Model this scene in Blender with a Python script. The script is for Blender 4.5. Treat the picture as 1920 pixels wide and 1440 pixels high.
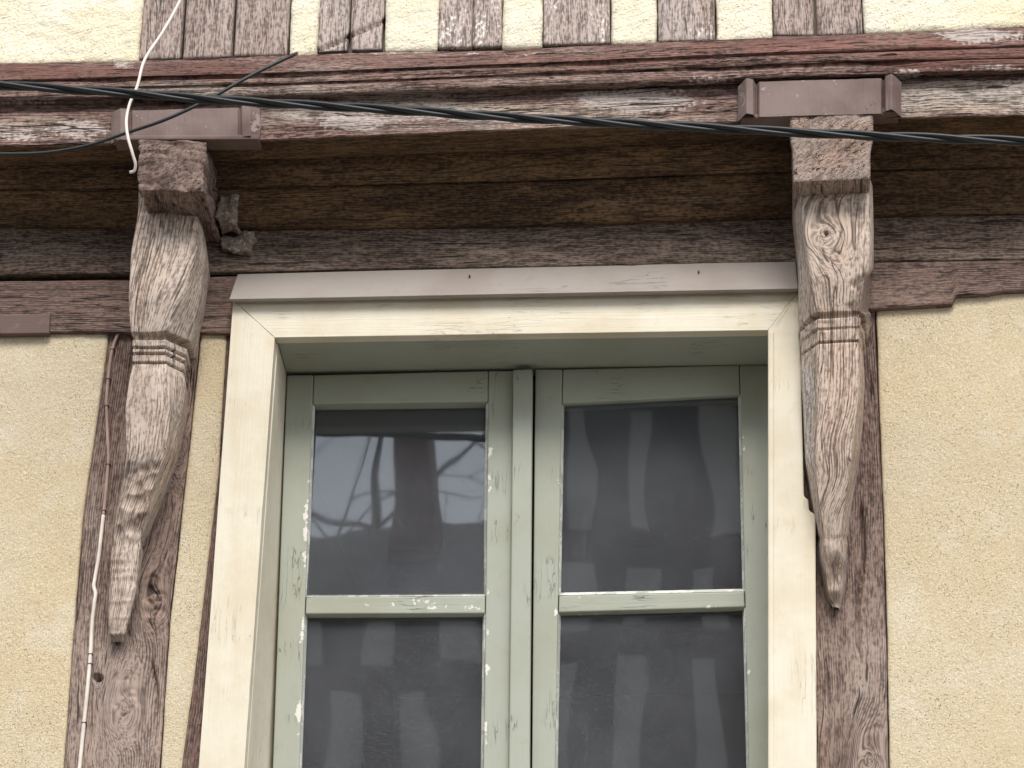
import bpy, math, random
import numpy as np
from mathutils import Matrix, Vector

random.seed(4); RNG = np.random.default_rng(7)
for o in list(bpy.data.objects): bpy.data.objects.remove(o)
scene = bpy.context.scene
COL = scene.collection
R = math.radians

# ------------------------------------------------------------------ camera
F, PITCH, YAW, ROLL, DIST = 5700.0, R(25), R(5.0), R(0.92), 6.7
CEN = Vector((0, 0, 4.4))
ROT = Matrix.Rotation(YAW, 3, 'Z') @ Matrix.Rotation(math.pi/2 + PITCH, 3, 'X') @ Matrix.Rotation(ROLL, 3, 'Z')
CAMLOC = CEN - (ROT @ Vector((0, 0, -1))) * DIST
cam = bpy.data.cameras.new('camera'); cam.lens = 36*F/1920; cam.sensor_width = 36
cam.sensor_fit = 'HORIZONTAL'; cam.clip_end = 500; cam.clip_start = 0.05
co = bpy.data.objects.new('camera', cam); COL.objects.link(co)
co.matrix_world = Matrix.Translation(CAMLOC) @ ROT.to_4x4()
scene.camera = co
RN = np.array(ROT); CN = np.array(CAMLOC)

# ------------------------------------------------------------------ world, sun, exposure
SUN_EL, SUN_AZ = R(47), R(8)        # azimuth off the facade normal, to the left
w = bpy.data.worlds.new('World'); scene.world = w; w.use_nodes = True
nt = w.node_tree; bg = nt.nodes['Background']
sky = nt.nodes.new('ShaderNodeTexSky'); sky.sky_type = 'NISHITA'; sky.sun_disc = False
sky.sun_elevation = SUN_EL; sky.sun_rotation = math.pi + SUN_AZ*-1
sky.air_density = 1.0; sky.dust_density = 1.0; sky.ozone_density = 1.0
hs = nt.nodes.new('ShaderNodeHueSaturation'); hs.inputs['Saturation'].default_value = 0.35
nt.links.new(sky.outputs[0], hs.inputs['Color']); # an even overcast: the bright patch round the hidden sun is levelled off
ov = nt.nodes.new('ShaderNodeVectorMath'); ov.operation = 'MINIMUM'; ov.inputs[1].default_value = (7.9, 8.5, 9.8)
nt.links.new(hs.outputs[0], ov.inputs[0]); nt.links.new(ov.outputs[0], bg.inputs[0])
bg.inputs[1].default_value = 0.13
sl = bpy.data.lights.new('sun', 'SUN'); sl.energy = 1.5; sl.angle = R(26); sl.color = (1, .94, .85)
so = bpy.data.objects.new('sun', sl); COL.objects.link(so)
sd = Vector((math.sin(SUN_AZ)*math.cos(SUN_EL), -math.cos(SUN_AZ)*math.cos(SUN_EL), math.sin(SUN_EL)))
so.rotation_euler = sd.to_track_quat('Z', 'Y').to_euler(); so.location = (0, -8, 12)
vs = scene.view_settings; vs.view_transform = 'Standard'; vs.look = 'None'; vs.gamma = 1
vs.exposure = 1.15; vs.use_curve_mapping = False
scene.cycles.max_bounces = 5; scene.cycles.diffuse_bounces = 3; scene.cycles.glossy_bounces = 2; scene.cycles.transparent_max_bounces = 12

# ------------------------------------------------------------------ geometry helpers
def P(px, py, Y):
    "photo pixel -> the point on the vertical plane y = Y"
    d = RN @ np.array([(px-960)/F, -(py-720)/F, -1.0])
    return CN + d*((Y-CN[1])/d[1])
def PX(p):
    q = (p-CN) @ RN
    return 960 - F*q[..., 0]/q[..., 2], 720 + F*q[..., 1]/q[..., 2]

def _h(ix, iy, iz):
    n = (ix*374761393 + iy*668265263 + iz*1274126177) & 0xffffffff
    n = ((n ^ (n >> 13))*1274126177) & 0xffffffff
    n = ((n ^ (n >> 15))*2246822519) & 0xffffffff
    return ((n ^ (n >> 16)) & 0xffff)/32767.5 - 1.0
def noise(p):
    p = np.asarray(p, float); i = np.floor(p).astype(np.int64); f = p-i
    f = f*f*f*(f*(f*6-15)+10); x, y, z = i[..., 0], i[..., 1], i[..., 2]
    fx, fy, fz = f[..., 0], f[..., 1], f[..., 2]
    def L(dy, dz): return _h(x, y+dy, z+dz)*(1-fx) + _h(x+1, y+dy, z+dz)*fx
    return (L(0, 0)*(1-fy)+L(1, 0)*fy)*(1-fz) + (L(0, 1)*(1-fy)+L(1, 1)*fy)*fz
def fbm(p, o=3):
    s = 0; a = 1; t = 0; p = np.asarray(p, float)
    for k in range(o):
        s = s+a*noise(p+17.3*k); t += a; a *= .5; p = p*2.03
    return s/t
def sstep(a, b, x):
    t = np.clip((x-a)/(b-a), 0, 1); return t*t*(3-2*t)

def link(name, me, mat, parent=None):
    o = bpy.data.objects.new(name, me); COL.objects.link(o)
    if mat: me.materials.append(mat)
    if parent: o.parent = parent
    return o
def mk_mesh(name, v, q, attrs=None, smooth=True):
    me = bpy.data.meshes.new(name); v = np.ascontiguousarray(v, np.float32); q = np.ascontiguousarray(q, np.int32)
    me.vertices.add(len(v)); me.vertices.foreach_set('co', v.ravel())
    me.loops.add(q.size); me.loops.foreach_set('vertex_index', q.ravel())
    me.polygons.add(len(q)); me.polygons.foreach_set('loop_start', np.arange(0, q.size, q.shape[1], dtype=np.int32))
    me.polygons.foreach_set('use_smooth', np.full(len(q), smooth))
    me.update(calc_edges=True); me.validate()
    for k, a in (attrs or {}).items():
        a = np.ascontiguousarray(a, np.float32)
        if a.shape[1] == 3: at = me.attributes.new(k, 'FLOAT_VECTOR', 'POINT'); at.data.foreach_set('vector', a.ravel())
        else: at = me.attributes.new(k, 'FLOAT_COLOR', 'POINT'); at.data.foreach_set('color', a.ravel())
    return me

def wood_h(g, amp):
    a = fbm(g*[3, 42, 42], 3); b = fbm(g*[1.3, 9, 9]+31, 2); d = noise(g*[1.6, 26, 26]+77)
    c = np.clip(1-np.abs(d)/.07, 0, 1)*np.clip(noise(g*[1.4, 5, 5]+9)*2+.2, 0, 1)
    return amp*(.6*a+.55*b-1.3*c)
def knotted(g, knots):
    "bend the grain coordinates (along, across) round knots"
    g = g.copy(); g[:, 1] += .005*fbm(np.stack([g[:, 0]*6, g[:, 1]*9, 0*g[:, 0]+4], -1), 3)
    if not knots: return g
    g = g.copy(); a0, t0 = g[:, 0].copy(), g[:, 1].copy()
    for (ka, kt, r) in knots:
        d = np.hypot((a0-ka)*.6, t0-kt)*(1+.18*noise(np.stack([a0*22, t0*22, 0*a0], -1))); wgt = np.exp(-(d/r)**2)
        side = np.tanh((t0-kt)/(.35*r)); ang = np.arctan2(t0-kt, a0-ka)
        g[:, 1] = g[:, 1]*(1-wgt) + (kt+d*1.3)*wgt + side*.12*r*np.exp(-((a0-ka)/(1.6*r))**2)*np.exp(-np.abs(t0-kt)/(1.5*r))
        g[:, 0] = g[:, 0]*(1-wgt) + (ka+np.abs(ang)*.05)*wgt
    return g

def nzat(g):
    f = lambda sc, k: .5+.75*fbm(np.stack([g[:, 0]*sc[0], g[:, 1]*sc[1], g[:, 2]*sc[1]+k], -1), 3)
    return np.stack([f((2.5, 9), 1), f((5, 16), 7), f((9, 26), 13), np.ones(len(g))], 1)
def rail(pts, Y, Z0=None, Z1=None):
    "world polyline through photo pixels; Y a number or [(key, Y)...] by py"
    out = []
    for (px, py) in pts:
        y = Y if not isinstance(Y, list) else float(np.interp(py, [k for k, _ in Y], [v for _, v in Y]))
        out.append(P(px, py, y))
    out = np.array(out)
    if Z0 is not None: out = np.vstack([[out[0][0], out[0][1], Z0], out])
    if Z1 is not None: out = np.vstack([out, [out[-1][0], out[-1][1], Z1]])
    return out
def off(r, dx=0, dy=0, dz=0, Y=None):
    r = r.copy() + np.array([dx, dy, dz])
    if Y is not None: r[:, 1] = Y
    return r

def loft(name, rails, axis, res, mat, parent, amp=.002, rnd=1, knots=(), mask=None, hfn=None, levels=None,
         smooth_along=0, cres=None, seed=None, plaster=False, shear=None, label=None):
    ai = 'XYZ'.index(axis); cres = cres or res
    lo = min(r[:, ai].min() for r in rails); hi = max(r[:, ai].max() for r in rails)
    if levels is None: levels = np.linspace(lo, hi, max(4, int((hi-lo)/res)+1))
    n = len(levels); RR = []
    for r in rails:
        s = np.argsort(r[:, ai]); r = r[s]; q = np.zeros((n, 3)); q[:, ai] = levels
        for k in range(3):
            if k == ai: continue
            c = np.interp(levels, r[:, ai], r[:, k])
            if smooth_along:
                m = smooth_along; ker = np.hanning(2*m+3)[1:-1]; ker /= ker.sum()
                c = np.convolve(np.pad(c, m, mode='edge'), ker, 'valid')
            q[:, k] = c
        RR.append(q)
    cols = []
    for a, b in zip(RR[:-1], RR[1:]):
        m = max(2, int(np.linalg.norm(a-b, axis=1).mean()/cres)+1)
        for t in range(m): cols.append(a+(b-a)*(t/m))
    cols.append(RR[-1])
    G = np.stack(cols, 1)
    for _ in range(rnd): G[:, 1:-1] = (G[:, :-2]+2*G[:, 1:-1]+G[:, 2:])/4
    nv = G.shape[1]
    dn = np.gradient(G, axis=0); dv = np.gradient(G, axis=1); nr = np.cross(dn, dv)
    nr /= np.linalg.norm(nr, axis=2, keepdims=True)+1e-12
    flip = np.mean(np.sum(nr*(CN-G), 2)) < 0
    if flip: nr = -nr
    arc = np.concatenate([[0], np.cumsum(np.linalg.norm(np.diff(G, axis=1), axis=2).mean(0))])
    g = np.stack([np.broadcast_to(levels[:, None], (n, nv)), np.broadcast_to(arc[None], (n, nv)), np.zeros((n, nv))], 2).reshape(-1, 3)
    pts = G.reshape(-1, 3); nr = nr.reshape(-1, 3)
    px, py = PX(pts)
    kn = []
    for (kx, ky, kr) in knots:
        j = np.argmin((px-kx)**2+(py-ky)**2); kn.append((g[j, 0], g[j, 1], kr))
    g = knotted(g, kn)
    if shear is not None: g[:, 1] += shear(px, py)
    g = g + (np.array([0, 0, 0]) if seed is None else np.array([seed*3.7, seed*1.9, seed*.7]))
    if plaster: h = amp*(fbm(pts*7+3, 3)*1.2+fbm(pts*45, 2)*.5)
    else: h = wood_h(g, amp)
    if hfn is not None: h = h + hfn(pts, px, py, g)
    pts = pts + nr*h[:, None]
    wm = np.zeros((len(pts), 4)); wm[:, 3] = 1
    if mask is not None: wm[:, :3] = np.clip(np.stack(mask(px, py, g), 1), 0, 1)
    idx = np.arange(n*nv).reshape(n, nv)
    q = np.stack([idx[:-1, :-1], idx[1:, :-1], idx[1:, 1:], idx[:-1, 1:]], -1).reshape(-1, 4)
    if flip: q = q[:, ::-1]
    o = link(name, mk_mesh(name, pts, q, {'gr': g, 'wm': wm, 'nz': nzat(g)}), mat, parent)
    if label: o['label'] = label
    return o

def boxy(name, c8, res, r, mat, parent, amp=.0, along='x', mask=None, plaster=False, seed=0, hfn=None, knots=(), label=None):
    "rounded, subdivided, displaced box from 8 corners: front TL TR BR BL, back TL TR BR BL"
    c8 = np.array(c8, float); A, B, C, D, E, Fc, G, H = c8
    W = (np.linalg.norm(B-A)+np.linalg.norm(C-D))/2; Hh = (np.linalg.norm(A-D)+np.linalg.norm(B-C))/2
    Dp = np.mean(np.linalg.norm(c8[:4]-c8[4:], axis=1)); dims = np.array([W, Hh, Dp]); r = min(r, .45*dims.min())
    def lines(L):
        m = max(1, int((L-2*r)/res)); s = np.linspace(r, L-r, m+1)
        e = [r*1.7] if L > 6*r and m > 0 and (L-2*r)/m > 1.5*r else []
        return np.concatenate([[0, r*.45, r], e, s[1:-1], [L-x for x in e], [L-r, L-r*.45, L]])
    X, Yy, Z = lines(W), lines(Hh), lines(Dp); nx, ny, nz = len(X), len(Yy), len(Z)
    ids = -np.ones((nx, ny, nz), int); surf = np.zeros((nx, ny, nz), bool)
    for k in (0, -1): surf[k] = True; surf[:, k] = True; surf[:, :, k] = True
    I = np.argwhere(surf); ids[surf] = np.arange(len(I))
    m = np.stack([X[I[:, 0]], Yy[I[:, 1]], Z[I[:, 2]]], 1)
    q = np.clip(m, r, dims-r); dv = m-q; ln = np.linalg.norm(dv, axis=1, keepdims=True); m2 = q+dv/np.maximum(ln, 1e-9)*r
    t = m2/dims; a, b, c = t[:, :1], t[:, 1:2], t[:, 2:]
    fr = (A*(1-a)+B*a)*(1-b)+(D*(1-a)+C*a)*b; bk = (E*(1-a)+Fc*a)*(1-b)+(H*(1-a)+G*a)*b
    p = fr*(1-c)+bk*c
    Q = []
    def quad(s): Q.append(np.stack([s[:-1, :-1], s[1:, :-1], s[1:, 1:], s[:-1, 1:]], -1).reshape(-1, 4))
    quad(ids[:, :, 0].T); quad(ids[:, :, -1]); quad(ids[0].T[::-1]); quad(ids[-1].T); quad(ids[:, 0]); quad(ids[:, -1].T)
    # consistent winding: outward from the centre
    cen = p.mean(0); q4 = []
    for s in Q:
        n_ = np.cross(p[s[:, 1]]-p[s[:, 0]], p[s[:, 2]]-p[s[:, 1]]); fc = p[s].mean(1)
        if np.sum(n_*(fc-cen)) < 0: s = s[:, ::-1]
        q4.append(s)
    Q = np.concatenate(q4)
    fn = np.cross(p[Q[:, 2]]-p[Q[:, 0]], p[Q[:, 3]]-p[Q[:, 1]]); nr = np.zeros_like(p)
    for k in range(4): np.add.at(nr, Q[:, k], fn)
    nr /= np.linalg.norm(nr, axis=1, keepdims=True)+1e-12
    g = {'x': m[:, [0, 1, 2]], 'z': m[:, [1, 0, 2]], 'y': m[:, [2, 0, 1]]}[along].copy()
    g[:, 1] += g[:, 2]*.8
    px, py = PX(p); kn = []
    for (kx, ky, kr) in knots:
        j = np.argmin((px-kx)**2+(py-ky)**2); kn.append((g[j, 0], g[j, 1], kr))
    g = knotted(g, kn)+np.array([seed*3.7, seed*1.9, seed*.7])
    if amp:
        h = amp*(fbm(p*7+3, 3)*1.2+fbm(p*45, 2)*.5) if plaster else wood_h(g, amp)
    else: h = np.zeros(len(p))
    if hfn is not None: h = h+hfn(p, px, py, g)
    p = p+nr*h[:, None]
    wm = np.zeros((len(p), 4)); wm[:, 3] = 1
    if mask is not None: wm[:, :3] = np.clip(np.stack(mask(px, py, g), 1), 0, 1)
    o = link(name, mk_mesh(name, p, Q, {'gr': g, 'wm': wm, 'nz': nzat(g)}, r > .001), mat, parent)
    if label: o['label'] = label
    return o
def quad8(tl, tr, br, bl, Y, depth):
    f = [P(*c, Y) for c in (tl, tr, br, bl)]
    return f+[c+np.array([0, depth, 0]) for c in f]
def aabb8(x0, x1, y0, y1, z0, z1):
    f = [(x0, y0, z1), (x1, y0, z1), (x1, y0, z0), (x0, y0, z0)]
    return [np.array(c, float) for c in f]+[np.array((c[0], y1, c[2]), float) for c in f]

def tube(name, path, rad, mat, parent=None, sides=8, cap=True):
    path = np.array(path, float); t = np.gradient(path, axis=0); t /= np.linalg.norm(t, axis=1, keepdims=True)
    up = np.array([0.13, 1., 0.21]); a = np.cross(t, up); a /= np.linalg.norm(a, axis=1, keepdims=True); b = np.cross(t, a)
    ang = np.linspace(0, 2*np.pi, sides, endpoint=False); rad = np.broadcast_to(rad, (len(path),))
    v = path[:, None]+rad[:, None, None]*(np.cos(ang)[None, :, None]*a[:, None]+np.sin(ang)[None, :, None]*b[:, None])
    n = len(path); idx = np.arange(n*sides).reshape(n, sides); nx = np.roll(idx, -1, 1)
    q = np.stack([idx[:-1], nx[:-1], nx[1:], idx[1:]], -1).reshape(-1, 4)
    v = v.reshape(-1, 3)
    if cap:
        k = len(v); v = np.vstack([v, path[0]-t[0]*rad[0]*.5, path[-1]+t[-1]*rad[-1]*.5])
        c0 = [(idx[0, (j+2) % sides], idx[0, (j+1) % sides], idx[0, j], k) for j in range(0, sides, 2)]
        c1 = [(idx[-1, j], idx[-1, (j+1) % sides], idx[-1, (j+2) % sides], k+1) for j in range(0, sides, 2)]
        q = np.vstack([q, c0, c1])
    g = np.zeros((len(v), 3)); g[:n*sides, 0] = np.repeat(np.arange(n)*.01, sides)
    return link(name, mk_mesh(name, v, q, {'gr': g}), mat, parent)
def spline(pts, n):
    pts = np.array(pts, float); d = np.concatenate([[0], np.cumsum(np.linalg.norm(np.diff(pts, axis=0), axis=1))])
    t = np.linspace(0, d[-1], n); m = np.gradient(pts, d, axis=0); out = []
    for k in range(pts.shape[1]):
        i = np.clip(np.searchsorted(d, t)-1, 0, len(d)-2); hh = d[i+1]-d[i]; s = (t-d[i])/hh
        out.append((2*s**3-3*s**2+1)*pts[i, k]+(s**3-2*s**2+s)*hh*m[i, k]+(-2*s**3+3*s**2)*pts[i+1, k]+(s**3-s**2)*hh*m[i+1, k])
    return np.stack(out, 1)

# ------------------------------------------------------------------ materials
class NT:
    def __init__(s, name):
        s.m = bpy.data.materials.new(name); s.m.use_nodes = True; s.t = s.m.node_tree; s.t.nodes.clear()
        s.out = s.t.nodes.new('ShaderNodeOutputMaterial')
    def n(s, typ, ins=None, **kw):
        d = s.t.nodes.new('ShaderNode'+typ)
        for k, v in kw.items(): setattr(d, k, v)
        for k, v in (ins or {}).items(): s.set(d.inputs[k], v)
        return d
    def set(s, sock, v):
        if isinstance(v, bpy.types.NodeSocket): s.t.links.new(v, sock)
        elif isinstance(v, bpy.types.Node): s.t.links.new(v.outputs[0], sock)
        elif isinstance(v, tuple) and len(v) == 3 and sock.type == 'RGBA': sock.default_value = v+(1,)
        else: sock.default_value = v
    def math(s, op, a, b=0., c=None, clamp=False):
        d = s.n('Math', {0: a, 1: b}, operation=op, use_clamp=clamp)
        if c is not None: s.set(d.inputs[2], c)
        return d.outputs[0]
    def mr(s, x, a, b, c=0., d=1., smooth=True):
        return s.n('MapRange', {0: x, 1: a, 2: b, 3: c, 4: d}, interpolation_type='SMOOTHSTEP' if smooth else 'LINEAR').outputs[0]
    def mix(s, f, a, b, blend='MIX'):
        d = s.n('Mix', data_type='RGBA', blend_type=blend); s.set(d.inputs[0], f); s.set(d.inputs[6], a); s.set(d.inputs[7], b)
        return d.outputs[2]
    def noise(s, vec, scale, detail=4., dist=0., rough=.55):
        if isinstance(scale, tuple):
            vec = s.n('VectorMath', {0: vec, 1: scale}, operation='MULTIPLY').outputs[0]; scale = 1.
        return s.n('TexNoise', {'Vector': vec, 'Scale': scale, 'Detail': detail, 'Distortion': dist, 'Roughness': rough}).outputs[0]
    def attr(s, name): return s.n('Attribute', attribute_name=name)
    def bsdf(s, col, rough, height=None, dist=.003, strength=1., spec=.3):
        b = s.n('BsdfPrincipled', {'Base Color': col, 'Roughness': rough, 'Specular IOR Level': spec})
        if height is not None:
            bp = s.n('Bump', {'Height': height, 'Distance': dist, 'Strength': strength}); s.t.links.new(bp.outputs[0], b.inputs['Normal'])
        s.t.links.new(b.outputs[0], s.out.inputs[0]); return s.m

def wood(name, dark, mid, light, lam=.0052, ring=.4, streak=.6, bleach=(.42, .36, .31), red=(.13, .052, .042), white=(.55, .5, .47), crack=1., bump=.004, spread=1., worm=1., stain=0.):
    "weathered timber; wm.r bleached or less painted shade, wm.g old red-brown paint, wm.b pale paint, primer or painted light; nz holds slow noises"
    s = NT(name); g = s.attr('gr').outputs['Vector']; wm = s.n('SeparateColor', {0: s.attr('wm').outputs['Color']}); nz = s.n('SeparateColor', {0: s.attr('nz').outputs['Color']})
    c, m, k = nz.outputs[0], nz.outputs[1], nz.outputs[2]
    a = s.noise(g, (13., 80., 80.), 3, .2); b = s.noise(g, (42., 330., 330.), 2); e = s.noise(g, (95., 130., 130.), 3)
    v = s.math('ADD', s.math('ADD', s.math('MULTIPLY', a, .28), s.math('MULTIPLY', b, .42)), s.math('MULTIPLY', e, .3))
    v = s.mr(v, .5-.135*spread, .5+.135*spread)
    sp = s.n('SeparateXYZ', {0: g})
    rg = s.math('SINE', s.math('MULTIPLY', s.math('ADD', sp.outputs[1], s.math('MULTIPLY', a, .004)), 2*math.pi/lam))
    rg = s.math('MULTIPLY', s.mr(rg, .2, .95), s.mr(k, .3, .7, .15, 1.)); rg = s.math('MULTIPLY', rg, ring)
    v = s.math('SUBTRACT', v, s.math('MULTIPLY', rg, .7), clamp=True)
    col = s.mix(s.mr(v, 0., .5, smooth=False), dark, mid); col = s.mix(s.mr(v, .5, 1., smooth=False), col, light)
    col = s.mix(s.math('MULTIPLY', s.mr(c, .35, .75), .5), col, s.mix(.5, col, light))
    bl = s.mix(s.mr(v, .0, .75), tuple(x*.52 for x in bleach), bleach)
    bl = s.mix(s.math('MULTIPLY', s.mr(c, .5, .8), .45), bl, s.mix(1., bl, (1., .8, .68), 'MULTIPLY')); bl = s.mix(s.math('MULTIPLY', s.mr(m, .55, .85), .4), bl, s.mix(1., bl, (.78, .79, .82), 'MULTIPLY'))
    col = s.mix(s.mr(s.math('ADD', wm.outputs[0], s.math('MULTIPLY', s.math('SUBTRACT', s.math('ADD', s.math('MULTIPLY', a, .5), s.math('MULTIPLY', m, .5)), .5), streak*2.)), .05, .9), col, bl)
    fl = s.math('SUBTRACT', s.math('ADD', s.math('MULTIPLY', a, .4), s.math('MULTIPLY', e, .6)), .5)
    redf = s.mr(s.math('ADD', wm.outputs[1], s.math('MULTIPLY', fl, 2.6)), .42, .7)
    rc = s.mix(s.mr(c, .3, .7), tuple(x*.75 for x in red), tuple(x*1.25 for x in red))
    col = s.mix(s.math('MULTIPLY', redf, .8), col, rc)
    whf = s.mr(s.math('ADD', wm.outputs[2], s.math('MULTIPLY', fl, 2.4)), .44, .78)
    col = s.mix(whf, col, s.mix(s.mr(e, .3, .7), tuple(x*.8 for x in white), white))
    col = s.mix(1., col, s.mix(s.mr(v, 0., .6), (.74, .72, .71), (1.07, 1.07, 1.07)), 'MULTIPLY')
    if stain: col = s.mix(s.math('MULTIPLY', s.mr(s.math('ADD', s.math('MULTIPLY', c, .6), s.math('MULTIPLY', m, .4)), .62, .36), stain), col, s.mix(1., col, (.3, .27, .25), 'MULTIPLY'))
    d = s.noise(g, (9., 105., 105.), 1); ds = s.math('MULTIPLY', s.mr(d, .27, .35, 1., 0.), s.mr(m, .38, .62, .1, 1.))
    d2 = s.noise(g, (2.2, 40., 40.), 2); lc = s.math('MULTIPLY', s.mr(s.math('ABSOLUTE', s.math('SUBTRACT', d2, .5)), .0, .014, 1., 0.), s.mr(c, .52, .62))
    ds = s.math('MULTIPLY', s.math('MAXIMUM', ds, lc), crack)
    vo = s.n('TexVoronoi', {'Vector': g, 'Scale': 55., 'Randomness': 1.}); vr = s.n('SeparateColor', {0: vo.outputs['Color']})
    wo = s.math('MULTIPLY', s.mr(vo.outputs['Distance'], .07, .11, 1., 0.), s.mr(vr.outputs[0], .8, .82)); wo = s.math('MULTIPLY', wo, worm)
    pit = s.math('MAXIMUM', ds, wo)
    col = s.mix(s.math('MULTIPLY', pit, .82), col, (.016, .011, .01))
    h = s.math('ADD', s.math('MULTIPLY', a, .5), s.math('MULTIPLY', b, .4)); h = s.math('ADD', h, s.math('MULTIPLY', e, .2))
    h = s.math('SUBTRACT', h, s.math('MULTIPLY', rg, .2)); h = s.math('SUBTRACT', h, s.math('MULTIPLY', ds, .7))
    return s.bsdf(col, .85, h, bump, 1.)

def plaster(name, base, warm, pale, pits=1., grain=300., bump=.0034, stroke=0.):
    s = NT(name); g = s.n('NewGeometry').outputs['Position']
    a = s.noise(g, 2.6, 5); b = s.noise(g, 9., 5); f = s.noise(g, grain, 3, rough=.65); f2 = s.noise(g, grain*.4, 2)
    col = s.mix(s.mr(a, .38, .66), base, warm); col = s.mix(s.math('MULTIPLY', s.mr(b, .5, .75), .6), col, pale)
    col = s.mix(s.math('MULTIPLY', s.mr(f, .52, .7), .75), col, s.mix(.6, col, (.9, .84, .7))); col = s.mix(s.math('MULTIPLY', s.mr(f, .47, .28), .6), col, s.mix(1., col, (.7, .66, .6), 'MULTIPLY'))
    p = s.mr(s.noise(g, grain*1.25, 1), .27, .36, 1., 0.); p = s.math('MULTIPLY', p, s.mr(s.noise(g, 6., 3), .38, .62, .45, 1.))
    col = s.mix(s.math('MULTIPLY', p, .8*pits), col, (.15, .10, .06))
    h = s.math('ADD', s.math('MULTIPLY', f, .55), s.math('MULTIPLY', f2, .6)); h = s.math('SUBTRACT', h, s.math('MULTIPLY', p, .5*pits))
    if stroke: h = s.math('ADD', h, s.math('MULTIPLY', s.noise(s.n('Mapping', {'Vector': g, 'Rotation': (0, .3, 0)}).outputs[0], (14., 1., 75.), 4, .8), stroke))
    return s.bsdf(col, .93, h, bump, 1., .15)

def paint(name, base, dirt, chip=(.72, .7, .64), rough=.55, dirtamt=.4, bump=.0012, crackle=.5):
    "brushed gloss paint; wm.b where it has chipped to white primer"
    s = NT(name); g = s.n('NewGeometry').outputs['Position']; gr = s.attr('gr').outputs['Vector']
    wm = s.n('SeparateColor', {0: s.attr('wm').outputs['Color']})
    a = s.noise(g, 5., 5); b = s.noise(g, 38., 5); br = s.noise(gr, (4., 160., 160.), 4); e = s.noise(g, 110., 4)
    col = s.mix(s.math('MULTIPLY', s.mr(a, .42, .7), dirtamt), base, dirt); col = s.mix(s.math('MULTIPLY', s.mr(b, .55, .75), dirtamt*.6), col, dirt)
    chf = s.mr(s.math('ADD', wm.outputs[2], s.math('MULTIPLY', s.math('SUBTRACT', s.math('ADD', s.math('MULTIPLY', b, .6), s.math('MULTIPLY', e, .4)), .5), 2.4)), .5, .56)
    col = s.mix(chf, col, chip)
    d = s.noise(gr, (5., 60., 60.), 4, .5); cr = s.math('MULTIPLY', s.mr(s.math('ABSOLUTE', s.math('SUBTRACT', d, .5)), 0., .008, 1., 0.), s.mr(s.noise(g, 7., 2), .54, .62))
    cr = s.math('MULTIPLY', cr, crackle)
    col = s.mix(s.math('MULTIPLY', cr, .6), col, tuple(x*.35 for x in dirt))
    col = s.mix(s.math('MULTIPLY', wm.outputs[0], .7), col, dirt)
    h = s.math('ADD', s.math('MULTIPLY', br, .35), s.math('MULTIPLY', b, .35)); h = s.math('SUBTRACT', h, s.math('MULTIPLY', cr, .8)); h = s.math('SUBTRACT', h, s.math('MULTIPLY', chf, .3))
    return s.bsdf(col, rough, h, bump, 1., .4)

def flat(name, col, rough=.6, var=.25, scale=20., bump=0.):
    s = NT(name); g = s.n('NewGeometry').outputs['Position']; a = s.noise(g, scale, 5)
    c = s.mix(s.mr(a, .3, .7), tuple(x*(1-var) for x in col), tuple(min(1, x*(1+var)) for x in col))
    return s.bsdf(c, rough, a if bump else None, bump or .001)

def glass(name):
    s = NT(name); g = s.n('NewGeometry').outputs['Position']
    wv = s.noise(g, (4., 4., 2.6), 1); bp = s.n('Bump', {'Height': wv, 'Distance': .0011, 'Strength': 1.})
    fr = s.n('Fresnel', {'IOR': 1.66, 'Normal': bp.outputs[0]}); gl = s.n('BsdfGlossy', {'Color': (.92, .96, 1.), 'Roughness': .018, 'Normal': bp.outputs[0]})
    tr = s.n('BsdfTransparent', {'Color': (.8, .84, .84)})
    du = s.n('BsdfDiffuse', {'Color': (.40, .41, .445)})
    dirt = s.math('ADD', s.math('MULTIPLY', s.mr(s.noise(g, 3.5, 4), .35, .75), .07), s.math('MULTIPLY', s.mr(s.noise(g, 300., 2), .5, .78), .14)); dirt = s.math('ADD', dirt, .085)
    st = s.mr(s.noise(g, (55., 1., 3.), 4, .5), .6, .76, 0., .035); dirt = s.math('ADD', dirt, st)
    m1 = s.n('MixShader', {0: fr.outputs[0], 1: tr.outputs[0], 2: gl.outputs[0]}); m2 = s.n('MixShader', {0: dirt, 1: m1.outputs[0], 2: du.outputs[0]})
    s.t.links.new(m2.outputs[0], s.out.inputs[0]); return s.m

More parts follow.
